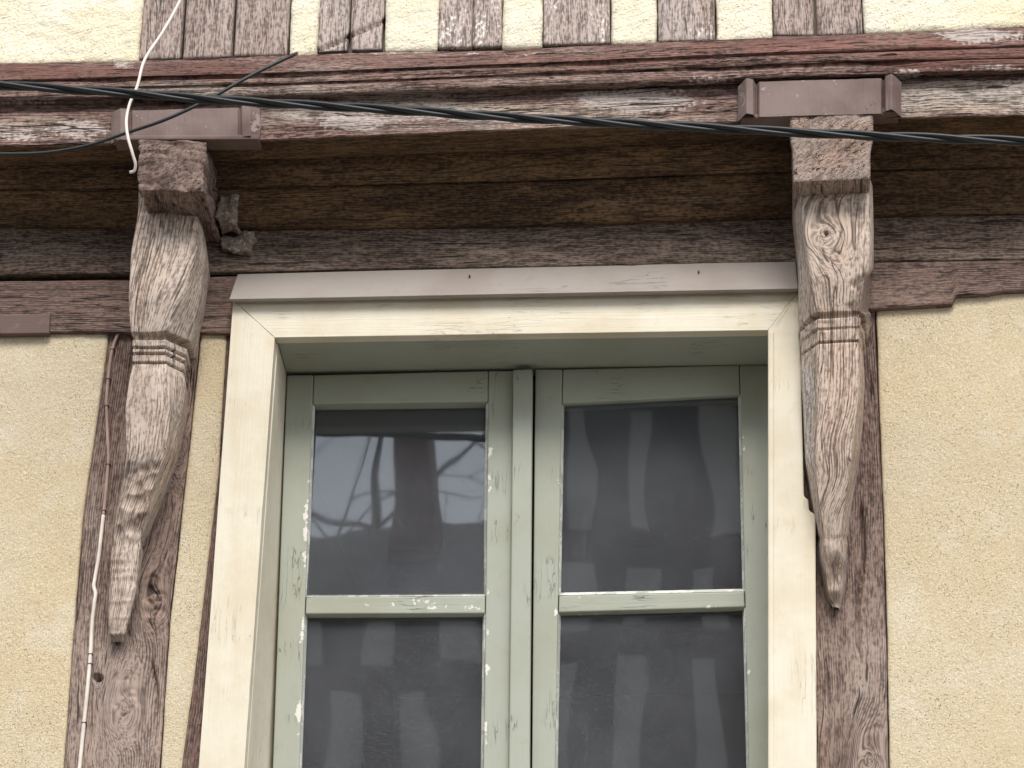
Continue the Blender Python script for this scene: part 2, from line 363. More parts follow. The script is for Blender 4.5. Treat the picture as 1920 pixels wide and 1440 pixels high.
M = dict(
 brown=wood('weathered_brown_timber', (.055, .036, .03), (.155, .103, .085), (.275, .2, .168), bleach=(.37, .285, .24), streak=.28, ring=.6, crack=1., spread=1.35),
 plate=wood('wall_plate_timber', (.04, .026, .019), (.125, .084, .063), (.23, .17, .135), bleach=(.3, .235, .19), streak=.35, ring=.6, crack=1.1, stain=.4),
 beam=wood('jetty_beam_timber', (.05, .03, .025), (.155, .092, .075), (.28, .19, .16), red=(.175, .078, .062), white=(.44, .37, .34), bump=.008, lam=.007, ring=.6, crack=1.15, spread=.9),
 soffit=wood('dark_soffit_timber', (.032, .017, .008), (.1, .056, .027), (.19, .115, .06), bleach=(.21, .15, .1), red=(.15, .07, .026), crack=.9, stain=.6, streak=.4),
 pale=wood('bleached_oak', (.2, .14, .11), (.35, .262, .21), (.47, .375, .315), bleach=(.57, .465, .39), red=(.10, .068, .062), white=(.66, .62, .58), spread=1.35, bump=.004, ring=.6, lam=.006, streak=.35, crack=.75),
 stud=wood('upper_stud_timber', (.12, .088, .078), (.28, .212, .184), (.42, .34, .3), bleach=(.46, .38, .34), white=(.8, .76, .72), crack=.8, ring=.3),
 block=paint('red_brown_paint', (.128, .08, .07), (.215, .155, .138), chip=(.3, .235, .21), dirtamt=.85, rough=.7, bump=.003, crackle=.6),
 ochre=plaster('ochre_render', (.585, .497, .35), (.575, .467, .305), (.66, .6, .475)),
 cream=plaster('cream_limewash_render', (.78, .72, .57), (.76, .67, .46), (.84, .81, .73), pits=.5, grain=170., bump=.005, stroke=.7),
 casing=paint('cream_gloss_paint', (.685, .63, .51), (.56, .475, .33), dirtamt=.6, crackle=.3, bump=.0025),
 sage=paint('sage_green_paint', (.35, .368, .31), (.295, .295, .215), dirtamt=.5, crackle=1.),
 putty=paint('old_white_putty', (.5, .515, .47), (.4, .4, .34), dirtamt=.5, crackle=1., bump=.003),
 cap=paint('grey_beige_paint', (.29, .255, .228), (.235, .195, .17), dirtamt=.7, bump=.002),
 mortar=plaster('mortar', (.22, .17, .14), (.18, .13, .1), (.3, .25, .21), grain=120., bump=.006),
 glass=glass('old_window_glass'),
 black=flat('black_cable_sheath', (.018, .02, .023), .38, .15),
 white=flat('white_cable_sheath', (.7, .63, .57), .5, .12),
 pink=flat('painted_over_cable', (.34, .235, .2), .6, .2),
 clip=flat('cable_clip_steel', (.1, .085, .08), .5, .2),
 room=flat('room_lining', (.1, .085, .075), .9, .2, 3.),
 core=flat('wall_core', (.3, .25, .2), .95, .2, 8.),
 street=flat('street_setts', (.22, .205, .185), .9, .25, 6., .01),
 opp_plaster=flat('opposite_plaster', (.62, .58, .52), .9, .1, 3.),
 opp_timber=flat('opposite_timber', (.06, .05, .045), .85, .3, 6.),
 bark=flat('bark', (.045, .038, .032), .9, .3, 15.),
 slate=flat('slate', (.05, .052, .06), .7, .3, 8.), brick=flat('chimney_brick', (.2, .1, .07), .9, .3, 9.),
)

# ------------------------------------------------------------------ the setting: street
def plane_box(name, x0, x1, y0, y1, z0, z1, mat, parent=None, r=.003, res=9.):
    return boxy(name, aabb8(x0, x1, y0, y1, z0, z1), res, r, mat, parent)
st = plane_box('street', -60, 60, -60, 60, -.3, 0, M['street']); st['kind'] = 'structure'
pv = plane_box('pavement', -20, 20, -1.5, .3, -.1, .13, M['street'], r=.02); pv['kind'] = 'structure'

# ------------------------------------------------------------------ the house
house = bpy.data.objects.new('half_timbered_house', None); COL.objects.link(house)
house['label'] = 'half-timbered house with ochre render, carved brackets and a sage green window'
house['category'] = 'house'
ZL = 2.55      # foot of the upper-floor wall built in detail

def lext(p, q, y): return (p[0]+(q[0]-p[0])*(y-p[1])/(q[1]-p[1]), y)

# masonry cores close the wall behind the visible skin
zt = float(P(960, 330, -.15)[2])
xw0 = float(P(480, 1000, .1)[0])-.05; xw1 = float(P(1475, 1000, .1)[0])+.03
for (x0, x1, y0, y1, z0, z1) in ((-3.2, xw0, .03, .3, 0, zt), (xw1, 3., .03, .3, 0, zt), (-3.2, 3., -.19, .3, zt+.13, 7.5),
                                (xw0, xw1, .03, .3, 0, 2.7), (xw0, xw1, .03, .3, 4.62, zt)):
    plane_box('wall_core', x0, x1, y0, y1, z0, z1, M['core'], house)
# room behind the window (five sides)
rz0, rz1 = 2.7, 4.72
for c in ((xw0-.02, xw1+.02, 3., 3.1, rz0, rz1), (xw0-.1, xw0, .29, 3.2, rz0-.1, rz1+.1), (xw1, xw1+.1, .29, 3.2, rz0-.1, rz1+.1),
          (xw0-.05, xw1+.05, .285, 3.15, rz1, rz1+.12), (xw0-.05, xw1+.05, .285, 3.15, rz0-.12, rz0)):
    plane_box('room_wall', *c, M['room'], house)
plane_box('ground_floor_wall', -3.2, 3., -.03, .03, 0, ZL+.01, M['ochre'], house)

def ell(px, py, L, g=None, nz=.5):
    v = np.zeros(np.shape(px))
    n = fbm(np.stack([px/55, py/26, px*0], -1), 3) if nz else 0
    for (cx, cy, rx, ry, s) in L:
        d = np.hypot((px-cx)/rx, (py-cy)/ry); v = np.maximum(v, s*np.clip(1.45-d+nz*n, 0, 1))
    return v

# --- upper wall: studs and infill panels
JO = .045      # how far the jetty projects less than 0.3 m
YU = -.268+JO
def leanx(x, y0, y): return x+(1160-x)/12500*-(y-y0)*-1 if False else x-(1160-x)/12500*(y-y0)
def upper(name, xl, xr, yl, yr, mat, Y, r, amp, seed, pl, mask=None, along='z', top=-520, res=.006, hfn=None):
    tl, tr = (leanx(xl, yl, top), top), (leanx(xr, yr, top), top)
    return boxy(name, quad8(tl, tr, (xr, yr), (xl, yl), Y, .03), res, r, mat, house, amp, along, mask, pl, seed, hfn=hfn)
for i, (xl, xr, yl, yr) in enumerate(((-420, 259, 135, 116), (540, 593, 108, 103), (719, 820, 98, 95), (942, 1016, 92, 88),
                                      (1145, 1232, 84, 81), (1343, 1448, 78, 74), (1620, 2340, 64, 35))):
    upper('infill_panel', xl, xr, yl, yr, M['cream'], YU-.006, .014, .004, i, True)
def studmask(wh, k):
    return lambda px, py, g: ((.75 if 3 <= k <= 8 else .3)+.2*fbm(np.stack([px/40+k*5, py/50, 0*px], -1), 2), .08+0*px, wh*(.55+.5*fbm(np.stack([px/60+k*9, py/60, 0*px], -1), 2)))
for i, (xl, xr, yl, yr, wh) in enumerate(((258, 339, 111, 110, .1), (342, 434, 109, 107, .22), (438, 538, 105, 103, .18), (592, 653, 98, 96, .35), (656, 717, 95, 93, .35),
                                          (822, 884, 89, 88, .68), (886, 941, 88, 87, .66), (1018, 1143, 84, 81, .52), (1234, 1341, 78, 75, .5), (1450, 1526, 66, 67, .25), (1532, 1617, 66, 64, .1))):
    upper('stud', xl, xr, yl, yr, M['stud'], YU+.004-.005*(i % 3), .007, .0022, i+1, False, studmask(wh, i), hfn=(lambda p, px, py, g: -.012*np.clip(1-np.abs(py-98+.45*(px-590))/4.5, 0, 1)-.003*sstep(-2, 4, py-98+.45*(px-590))) if i in (3, 4) else None)

# --- jetty beam: weathered moulded profile
XS = (-420, 0, 480, 960, 1440, 1920, 2340)
def hrail(ys, Y):
    y0 = ys[0]+(ys[0]-ys[1])*.8; y1 = ys[-1]+(ys[-1]-ys[-2])*.8
    return rail(list(zip(XS, (y0,)+tuple(ys)+(y1,))), Y)
prof = [((116, 107, 92, 67, 47), -.266), ((120, 110, 95, 70, 50), -.272), ((132, 121, 105, 82, 62), -.288), ((150, 138, 119, 98, 84), -.303), ((155, 143, 124, 104, 90), -.293),
        ((159, 147, 128, 109, 95), -.304), ((166, 158, 140, 122, 107), -.306), ((169, 161, 143, 125, 110), -.298), ((172, 164, 146, 128, 113), -.306), ((181, 175, 159, 142, 126), -.307), ((186, 181, 165, 147, 131), -.303), ((193, 190, 175, 154, 139), -.272),
        ((204, 203, 187, 165, 150), -.278), ((274, 263, 243, 226, 216), -.286)]
rl = [hrail(p[0], p[1]+JO) for p in prof]; ub = off(rl[-1], dy=.105, dz=.004); rl.append(off(rl[-1], dy=.014, dz=.003)); rl.append(off(rl[-1], dz=.06))
WH = [(660, 222, 90, 22, .95), (1200, 190, 130, 24, .95), (130, 245, 120, 20, .7), (40, 190, 90, 8, .6), (1840, 66, 75, 13, 1.2), (1700, 140, 40, 12, .7), (1880, 165, 90, 22, .6), (30, 250, 60, 16, .8), (230, 115, 20, 12, .8), (1330, 150, 60, 10, .6), (560, 100, 500, 4, .5), (1830, 128, 110, 6, .6), (420, 225, 50, 16, .5)]
RD = [(90, 135, 170, 18, 1.0), (350, 130, 200, 14, .6), (1500, 85, 350, 22, .75), (1780, 110, 190, 28, .95), (1000, 110, 400, 16, .5), (800, 235, 250, 14, .5), (1850, 60, 70, 10, .6)]
def beammask(px, py, g):
    low = sstep(0, 1, (px*0))
    return .12+ell(px, py, [(900, 222, 420, 26, .85), (1800, 185, 200, 30, .75), (560, 170, 400, 12, .35), (60, 240, 160, 20, .6)]), .3+.6*ell(px, py, RD), ell(px, py, WH)
def beam_h(p, px, py, g):   # softened, eroded moulding edges and long splits
    e = fbm(p*[2.2, 10, 30]+5, 3)
    return .005*e-.010*np.clip(noise(p*[2.5, 1, 75]+40)-.2, 0, 1)-.006*np.clip(noise(p*[9, 1, 110]+60)-.35, 0, 1)
jb = loft('jetty_beam', rl, 'X', .0036, M['beam'], house, .0034, 1, mask=beammask, hfn=beam_h, cres=.0032, seed=2)
jb['label'] = 'weathered moulded beam with red-brown paint remnants under the upper wall'

# --- soffit boards and wall plate under the jetty
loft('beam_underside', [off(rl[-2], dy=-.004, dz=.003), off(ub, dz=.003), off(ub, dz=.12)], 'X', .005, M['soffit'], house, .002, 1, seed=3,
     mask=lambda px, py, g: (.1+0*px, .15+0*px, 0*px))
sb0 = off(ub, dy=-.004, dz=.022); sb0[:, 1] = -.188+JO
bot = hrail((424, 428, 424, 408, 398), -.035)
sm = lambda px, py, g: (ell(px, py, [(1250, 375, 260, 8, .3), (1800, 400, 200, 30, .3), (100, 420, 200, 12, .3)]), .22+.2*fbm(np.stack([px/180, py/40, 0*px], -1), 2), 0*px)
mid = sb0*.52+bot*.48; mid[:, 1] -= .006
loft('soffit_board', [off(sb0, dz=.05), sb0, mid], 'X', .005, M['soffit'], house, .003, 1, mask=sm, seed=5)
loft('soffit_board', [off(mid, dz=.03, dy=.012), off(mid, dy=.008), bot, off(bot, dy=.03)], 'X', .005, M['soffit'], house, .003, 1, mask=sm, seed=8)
pt = hrail((414, 418, 414, 398, 388), -.024); pb = hrail((516, 508, 500, 492, 486), -.030)
plm = lambda px, py, g: (.02+.3*sstep(425, 480, py)+0*px, .12+0*px, 0*px)  # darker toward the top: jetty shade put into the plate's colour
loft('wall_plate', [off(pt, dy=.03), pt, pb, off(pb, dy=.05)], 'X', .004, M['plate'], house, .0042, 1, mask=plm, seed=11)
lt = hrail((521, 513, 505, 494, 488), -.020)
def lowrail(pts): return rail(pts, -.020)
ltL = rail([(-420, 532), (240, 524), (470, 516)], -.022); lbL = rail([(-420, 622), (95, 622), (240, 623), (470, 626)], -.022)
redm = lambda px, py, g: (.15+.2*fbm(np.stack([px/90, py/50, 0*px], -1), 2), .33+0*px, 0*px)
loft('wall_rail', [off(ltL, dy=.05), ltL, lbL, off(lbL, dy=.05)], 'X', .004, M['brown'], house, .003, 1, mask=redm, seed=14)
ltR = rail([(1600, 492), (2340, 482)], -.026); lbR = rail([(1600, 581), (1786, 570), (1793, 553), (1850, 551), (1880, 546), (2340, 533)], -.026)
loft('wall_rail', [off(ltR, dy=.05), ltR, lbR, off(lbR, dy=.05)], 'X', .004, M['brown'], house, .004, 1, mask=redm, seed=17)
boxy('patch_board', quad8((-60, 590), (94, 588), (92, 625), (-60, 627), -.029, .02), .01, .003, M['block'], house, .001)

# --- moulded blocks on the jetty beam over each bracket
def block(xs, yt, yb, Ys, parent):
    rs = []
    for (x, t, b, Y) in zip(xs, yt, yb, Ys): rs.append(rail([(x, t), (x, b)], Y+JO))
    rs = [off(rs[0], Y=-.262+JO)]+rs+[off(rs[-1], Y=-.262+JO)]
    lv = np.linspace(np.mean([rs[6][:, 2].min(), rs[7][:, 2].min()]), np.mean([rs[6][:, 2].max(), rs[7][:, 2].max()])+.004, 30)
    o = loft('moulded_block', rs, 'Z', .003, M['block'], parent, .0016, 0, levels=lv, cres=.0025, mask=lambda px, py, g: (.4*np.clip(fbm(np.stack([px/40, py/14, 0*px], -1), 2)+.2, 0, 1), 0*px, .42*np.clip(fbm(np.stack([px/30, py/20, 0*px], -1), 2)+.35, 0, 1)+ell(px, py, [(478, 225, 14, 30, .4), (1392, 180, 10, 40, .4), (1540, 150, 120, 4, .35)])))
    return o
yo = [-.292, -.312, -.318, -.312, -.302, -.314, -.314]
bL = block((208, 214, 226, 240, 244, 248, 446, 450, 454, 468, 478, 488), (192, 191, 192, 196, 203, 206, 209, 207, 203, 200, 200, 204), (266, 267, 267, 266, 264, 263, 262, 263, 264, 264, 265, 266),
           (-.292, -.300, -.310, -.306, -.292, -.299, -.299, -.292, -.306, -.310, -.300, -.292), house)
bR = block((1383, 1391, 1400, 1412, 1418, 1424, 1652, 1657, 1661, 1672, 1682, 1690), (152, 147, 144, 146, 154, 158, 148, 145, 139, 138, 140, 148), (228, 226, 225, 223, 222, 221, 211, 211, 210, 212, 213, 214),
           (-.295, -.312, -.330, -.324, -.300, -.313, -.313, -.300, -.324, -.330, -.312, -.295), house)
# undersides of the blocks
for (x0, x1, y0, y1) in ((212, 485, 262, 261), (1388, 1686, 223, 210)):
    boxy('block_underside', quad8((x0, y0-9), (x1, y1-9), (x1, y1), (x0, y0), -.306+JO, .05), .01, .003, M['block'], house, .0008)

# --- joist ends
def jm(px, py, g): return (.25+.3*fbm(np.stack([px/20, py/20, 0*px], -1), 2))*sstep(372, 358, py+12*noise(np.stack([px/15, 0*px, 0*px], -1))), .05+0*px, .1*sstep(372, 358, py)
def rot_h(cx, cy, k):
    def f(p, px, py, g):
        low = sstep(cy-10, cy+35, py)
        return -.010*np.clip(fbm(p*[28, 28, 28]+k, 3)+.25, 0, 1)*(.5+low)-.006*np.clip(1-np.abs(noise(p*[14, 6, 40]+k))/.16, 0, 1)
    return f
boxy('joist_end', quad8((257, 258), (388, 262), (384, 362), (258, 358), -.262, .245), .004, .006, M['brown'], house, .003, 'y', jm, seed=21, hfn=rot_h(320, 330, 3))
boxy('joist_end', quad8((1484, 214), (1634, 208), (1632, 336), (1488, 342), -.262, .245), .004, .006, M['brown'], house, .003, 'y', lambda px, py, g: (.65+0*px, .06+0*px, .1+0*px), seed=24,
     hfn=lambda p, px, py, g: -.006*np.clip(1-np.abs(px-1520-.05*(py-300))/5, 0, 1)*sstep(280, 300, py)+.004*sstep(285, 262, py))

# --- posts
def vmask(a, b): return lambda px, py, g: (a-.28*sstep(1260, 1080, py)+.3*fbm(np.stack([px/60, py/110, 0*px], -1), 3), b+0*px, 0*px)
YP = -.006
pl = rail([(207, 600), (205, 625), (181, 800), (157, 960), (137, 1200), (120, 1440)], YP, Z1=ZL); pr = rail([(380, 600), (374, 640), (353, 850), (339, 970), (318, 1150), (299, 1440)], YP, Z1=ZL)
loft('post', [off(pl, dy=.04), pl, pr, off(pr, dy=.04)], 'Z', .0035, M['brown'], house, .003, 1, knots=[(290, 1125, .035), (232, 1325, .04), (183, 1270, .012), (335, 860, .03)],
     mask=vmask(.62, .06), seed=31, smooth_along=10, cres=.0033,
     hfn=lambda p, px, py, g: -.022*ell(px, py, [(183, 1271, 8, 6, 1.)], nz=0)-.018*np.clip(1-np.abs(px-286-.07*(py-1240)-4*np.sin(py/25))/4, 0, 1)*sstep(1225, 1250, py)*sstep(1350, 1330, py)-.009*ell(px, py, [(292, 1112, 26, 52, 1.), (235, 1320, 40, 50, .5)], nz=.3)*np.clip(1-np.abs(noise(p*[70, 70, 55]))/.5, 0, 1))
ql = rail([(1480, 500), (1490, 1440)], YP, Z1=ZL); qr = rail([(1638, 500), (1640, 580), (1646, 750), (1655, 960), (1662, 1200), (1666, 1440)], YP, Z1=ZL)
loft('post', [off(ql, dy=.04), ql, qr, off(qr, dy=.04)], 'Z', .0035, M['brown'], house, .003, 1, knots=[(1632, 1425, .04)], mask=vmask(.5, .08), seed=35, smooth_along=10, cres=.0033,
     hfn=lambda p, px, py, g: -.026*np.clip(1-np.abs(px-1613-6*np.sin(py/50))/5, 0, 1)*sstep(930, 980, py)*sstep(1250, 1150, py))
tl_ = rail([(424, 600), (424, 640), (416, 760), (410, 880), (395, 1010), (370, 1220), (340, 1440)], YP-.002, Z1=ZL); tr_ = rail([(450, 600), (440, 800), (400, 1440)], YP-.002, Z1=ZL)
loft('narrow_stud', [off(tl_, dy=.03), tl_, tr_], 'Z', .004, M['brown'], house, .002, 1, mask=vmask(.1, .4), seed=38, smooth_along=10)

# --- lower render panels
def panel(l, r, k, Y=-.008):
    fl, fr = rail(l, Y, Z1=ZL), rail(r, Y, Z1=ZL)
    loft('render_panel', [off(fl, dy=.035), fl, fr, off(fr, dy=.035)], 'Z', .005, M['ochre'], house, .0014, 2, plaster=True, smooth_along=8, seed=k)
panel([(-420, 560), (-430, 1440)], [(207, 560), (204, 625), (180, 800), (156, 960), (136, 1200), (119, 1440)], 1, -.009)
panel([(378, 600), (375, 640), (354, 850), (340, 970), (319, 1150), (301, 1440)], [(426, 600), (425, 640), (417, 760), (411, 880), (396, 1010), (371, 1220), (341, 1440)], 2, -.010)
panel([(1640, 500), (1643, 580), (1648, 750), (1657, 960), (1664, 1200), (1668, 1440)], [(2340, 500), (2400, 1440)], 3, -.009)

# --- carved brackets
def ring_levels(z1, z0, zones, fine=.0016, coarse=.0034):
    z = [z0]
    while z[-1] < z1:
        f = any(a-.004 < z[-1] < b+.004 for a, b in zones); z.append(z[-1]+(fine if f else coarse))
    return np.array(z)
def steps(z, tab):
    return np.interp(z, [t[0] for t in tab][::-1], [t[1] for t in tab][::-1])

YF = [(395, -.142), (405, -.145), (470, -.168), (560, -.166), (628, -.150), (690, -.142), (760, -.138), (850, -.122), (900, -.104), (1000, -.074), (1020, -.060), (1100, -.060), (1180, -.050), (1203, -.040), (1212, -.010)]
YC = [(k, min(v+(.055 if k < 880 else .03), -.006)) for k, v in YF]
fl = rail([(262, 360), (260, 405), (248, 470), (243, 560), (247, 628), (243, 690), (232, 760), (234, 850), (227, 900), (216, 950), (208, 1010), (203, 1060), (201, 1100), (200, 1180), (205, 1200), (213, 1211)], YF)
fr = rail([(368, 360), (368, 405), (366, 470), (342, 550), (310, 628), (316, 690), (324, 760), (314, 850), (293, 900), (278, 960), (266, 1010), (262, 1060), (256, 1110), (238, 1180), (236, 1198), (228, 1210)], YF)
fc = rail([(374, 360), (375, 410), (383, 475), (371, 565), (355, 640), (352, 700), (347, 760), (330, 850), (306, 910), (290, 960), (274, 1015), (268, 1060), (262, 1110), (244, 1180), (240, 1200), (231, 1211)], YC)
def zpx(px, py, YFn): return float(P(px, py, float(np.interp(py, [k for k, _ in YFn], [v for _, v in YFn])))[2])
z_ = [zpx(275, y, YF) for y in (622, 626, 634, 636, 647, 649, 651, 653, 658, 660, 662, 664, 675, 678, 681, 700)]
tabL = list(zip([z_[0]+.3]+z_, (.004, .004, -.024, -.024, -.004, -.004, -.018, -.018, -.007, -.007, -.02, -.02, -.009, -.009, -.022, -.010, -.004)))
def chis(p, px, py, g):
    m = sstep(860, 885, py)*sstep(1016, 1004, py)
    rs = np.random.default_rng(5); q = 9.
    for cx, cy in zip(rs.uniform(205, 300, 26), rs.uniform(868, 1008, 26)): q = np.minimum(q, ((px-cx)/14)**2+((py-cy)/13)**2)
    c2 = 1-np.clip(q/2.2, 0, 1)
    ky = [850, 900, 950, 1010, 1060]; xl = np.interp(py, ky, [234, 227, 216, 208, 203]); xr = np.interp(py, ky, [308, 290, 279, 266, 262])
    m = m*sstep(xl+2, xl+12, px)*sstep(xr+8, xr-4, px)
    lo = sstep(1010, 1022, py)
    return steps(p[:, 2]+.0022*noise(p*[14, 14, 6]), tabL)*(.8+.3*noise(p*[11, 11, 9]+3))-m*.010*c2-.006*lo*np.abs(noise(p*[8, 8, 55]+5))-.003*sstep(1004, 1012, py)*sstep(1030, 1014, py)
lev = ring_levels(fl[:, 2].max(), fl[:, 2].min(), [(z_[-2], z_[0])])
def bm(px, py, g):
    grey = ell(px, py, [(250, 940, 50, 60, .6)])
    return .75+.3*fbm(np.stack([px/30, py/120, 0*px], -1), 2)-grey*.5, 0*px, ell(px, py, [(330, 760, 12, 70, .38), (372, 500, 10, 60, .3)])  # pale strips down the right chamfer: light put into the colour
bk = loft('bracket', [off(fl, Y=-.004, dx=-.004), fl, fr, fc, off(fc, Y=-.004, dx=-.006)], 'Z', .0034, M['pale'], house, .0011, 1, mask=bm, hfn=chis, levels=lev, smooth_along=6, cres=.003, seed=41,
     knots=[(335, 890, .03)], shear=lambda px, py: .00009*(py-500))
bk['label'] = 'pale carved timber bracket with three grooves and a chiselled foot'

YFr = [(330, -.196), (345, -.198), (440, -.200), (520, -.184), (590, -.160), (640, -.150), (700, -.150), (850, -.130), (960, -.098), (1010, -.080), (1080, -.064), (1120, -.050), (1135, -.038), (1142, -.008)]
YCr = [(k, min(v+(.06 if k < 900 else .03), -.006)) for k, v in YFr]
gl_ = rail([(1490, 330), (1490, 370), (1499, 450), (1501, 520), (1500, 610), (1500, 670), (1506, 780), (1509, 860), (1521, 930), (1534, 1000), (1536, 1050), (1549, 1120), (1556, 1136), (1561, 1142)], YCr)
gf = rail([(1500, 330), (1500, 370), (1512, 450), (1522, 520), (1530, 590), (1530, 640), (1530, 780), (1526, 860), (1532, 930), (1542, 1000), (1544, 1050), (1553, 1120), (1560, 1136), (1566, 1142)], YFr)
gr_ = rail([(1626, 330), (1628, 370), (1629, 450), (1624, 520), (1615, 590), (1614, 640), (1611, 750), (1600, 850), (1584, 960), (1579, 1020), (1580, 1060), (1576, 1110), (1576, 1136), (1574, 1142)], YFr)
gc = rail([(1634, 330), (1635, 370), (1636, 450), (1632, 520), (1624, 596), (1623, 650), (1620, 750), (1610, 850), (1592, 960), (1588, 1020), (1588, 1060), (1583, 1115), (1580, 1136), (1576, 1142)], YCr)
y_ = [zpx(1570, y, YFr) for y in (584, 588, 594, 596, 612, 614, 618, 619, 637, 639, 643, 664)]
tabR = list(zip([y_[0]+.3]+y_, (.003, .003, -.022, -.022, -.004, -.004, -.011, -.011, -.009, -.009, -.023, -.008, -.004)))
def carvR(p, px, py, g):
    tear = -.006*sstep(1590, 1600, px+10*noise(np.stack([py/14, 0*py, 0*py], -1)))*sstep(520, 535, py+.5*(px-1600))*sstep(588, 584, py)
    rag = .003*noise(np.stack([px/9, py*0, py*0], -1))*sstep(600, 606, py)*sstep(622, 616, py)
    cup = -.012*ell(px, py, [(1566, 1070, 17, 26, 1.)], nz=.15)-.002*sstep(1002, 1008, py)*sstep(1022, 1012, py)
    hole = -.02*ell(px, py, [(1549, 438, 3.5, 3.5, 1.)], nz=0)
    return steps(p[:, 2]+.0028*noise(p*[16, 16, 6]), tabR)*(.75+.4*noise(p*[11, 11, 9]+3))+tear+rag+cup+hole
def bmR(px, py, g):
    br = sstep(1590, 1602, px+12*noise(np.stack([py/14, 0*py, 0*py], -1)))*sstep(520, 535, py+.5*(px-1600))*sstep(612, 606, py)
    br = np.maximum(br, ell(px, py, [(1566, 1068, 20, 28, 1.)]))
    wl = sstep(1532, 1520, px)*sstep(640, 700, py)*sstep(900, 860, py)
    return .85-.7*br+.25*fbm(np.stack([px/30, py/120, 0*px], -1), 2), br*.55, .55*wl
lev = ring_levels(gf[:, 2].max(), gf[:, 2].min(), [(y_[-2], y_[0])])
bk = loft('bracket', [off(gl_, Y=-.004, dx=-.004), gl_, gf, gr_, gc, off(gc, Y=-.004, dx=.004)], 'Z', .0034, M['pale'], house, .0011, 1, mask=bmR, hfn=carvR, levels=lev, smooth_along=5, cres=.003, seed=45,
     knots=[(1549, 438, .038)], shear=lambda px, py: .0000012*np.clip(py-640, 0, 400)**2*.25+.012*np.sin(py/30)*sstep(750, 900, py))
bk['label'] = 'pale carved timber bracket with a round knot and herringbone grain'

# --- mortar lumps beside the joist end
for (cx, cy, rx, rz, Y) in ((425, 388, .026, .045, -.10), (440, 445, .040, .026, -.06)):
    c = P(cx, cy, Y); boxy('mortar_lump', aabb8(c[0]-rx, c[0]+rx, c[1]+.012, c[1]+.07, c[2]-rz, c[2]+rz), .004, .008, M['mortar'], house, .0, seed=3,
        hfn=lambda p, px, py, g: .022*fbm(p*30, 3)-.004)

# ------------------------------------------------------------------ window
YCF, YS = -.045, .15       # casing face, sash face
B_ = 1880                   # pixel row of the window foot
def ext(a, b): return lext(a, b, B_)
oL0, iL0 = (437, 562), (515, 633); oR0, iR0 = (1497, 546), (1440, 619)
oL1, iL1, iR1, oR1 = ext(oL0, (372, 1440)), ext(iL0, (458, 1440)), ext(iR0, (1440, 1440)), ext((1500, 620), (1531, 1440))
cas = bpy.data.objects.new('window_casing', None); COL.objects.link(cas); cas.parent = house
chipc = lambda px, py, g: (.35*sstep(.012, .0, np.minimum(g[:, 1]%1.9, 9))*0+.45*np.clip(fbm(np.stack([px/40, py/160, 0*px], -1), 3), 0, 1)+ell(px, py, [(1498, 1250, 16, 60, .6), (1520, 700, 14, 500, .4), (442, 900, 8, 500, .4), (512, 640, 12, 12, .5), (1000, 552, 500, 7, .45), (1000, 625, 450, 5, .4), (1490, 570, 20, 30, .5)]), 0*px, 0*px)
boxy('head_board', quad8(oL0, oR0, iR0, iL0, YCF, .03), .012, .0015, M['casing'], cas, .0008, 'x', chipc)
boxy('jamb_board', quad8((437, 562.6), (515, 633.6), iL1, oL1, YCF-.001, .03), .012, .0015, M['casing'], cas, .0008, 'z', chipc, seed=2)
# the right board is one piece, notched where it was cut round the bracket
jl = rail([(1497, 546.8), (1440, 619.8), (1440, 1440), iR1], YCF-.001); jr = rail([(1497, 546.8), (1500, 620), (1504, 800), (1507, 926), (1508, 932), (1515, 936), (1517, 958), (1529, 964), (1531, 1440), oR1], YCF-.001)
loft('jamb_board', [off(jl, dy=.03), jl, jr, off(jr, dy=.03)], 'Z', .004, M['casing'], cas, .0006, 0, mask=chipc, seed=3)
# raised bead along the inner edge of the casing
for a, b, c, d in (((1440, 621), (1451, 621), (1452, B_), (1440, B_)),):
    boxy('edge_bead', quad8(a, b, c, d, YCF-.004, .02), .02, .003, M['casing'], cas, .0005, 'z', chipc)
# reveal: left cheek, head soffit, right cheek
def cheek(name, f0, f1, b0, b1, dx, dz, mat, along):
    F0, F1, B0, B1 = P(*f0, YCF+.031), P(*f1, YCF+.031), P(*b0, YS+.05), P(*b1, YS+.05)
    d = np.array([dx, 0, dz])
    if dz: c8 = [F0+d, F1+d, F1, F0, B0+d, B1+d, B1, B0]
    elif dx < 0: c8 = [F0+d, F0, F1, F1+d, B0+d, B0, B1, B1+d]
    else: c8 = [F0, F0+d, F1+d, F1, B0, B0+d, B1+d, B1]
    return boxy(name, c8, .012, .002, mat, cas, .0006, along)
cheek('reveal_cheek', (521, 644), lext((521, 644), (464, 1440), B_), (541, 715), lext((541, 715), (514, 1440), B_), -.03, 0, M['casing'], 'z')
cheek('reveal_soffit', (521, 644), (1444, 629), (540, 712), (1444, 699), 0, .03, M['sage'], 'x')
cheek('reveal_cheek', (1444, 629), (1446, B_), (1440, 699), (1446, B_), .03, 0, M['casing'], 'z')

db = [P(445, 513, -.026), P(1492, 488, -.026), P(1497, 541, -.072), P(429, 561, -.072)]
cap8 = [c+np.array([0, -.0, 0]) for c in db]+[c+np.array([0, .012, -.02]) for c in db]
boxy('drip_board', [db[0], db[1], db[2], db[3], db[0]+[0, .03, -.012], db[1]+[0, .03, -.012], db[2]+[0, .014, -.002], db[3]+[0, .014, -.002]], .012, .003, M['cap'], house, .0012, 'x',
     label='mauve-grey painted drip board over the window')
for px, py in ((880, 516), (1310, 508)):
    c = P(px, py, -.05); boxy('nail_head', aabb8(c[0]-.002, c[0]+.002, c[1]-.001, c[1]+.01, c[2]-.002, c[2]+.002), .01, .002, M['clip'], house)

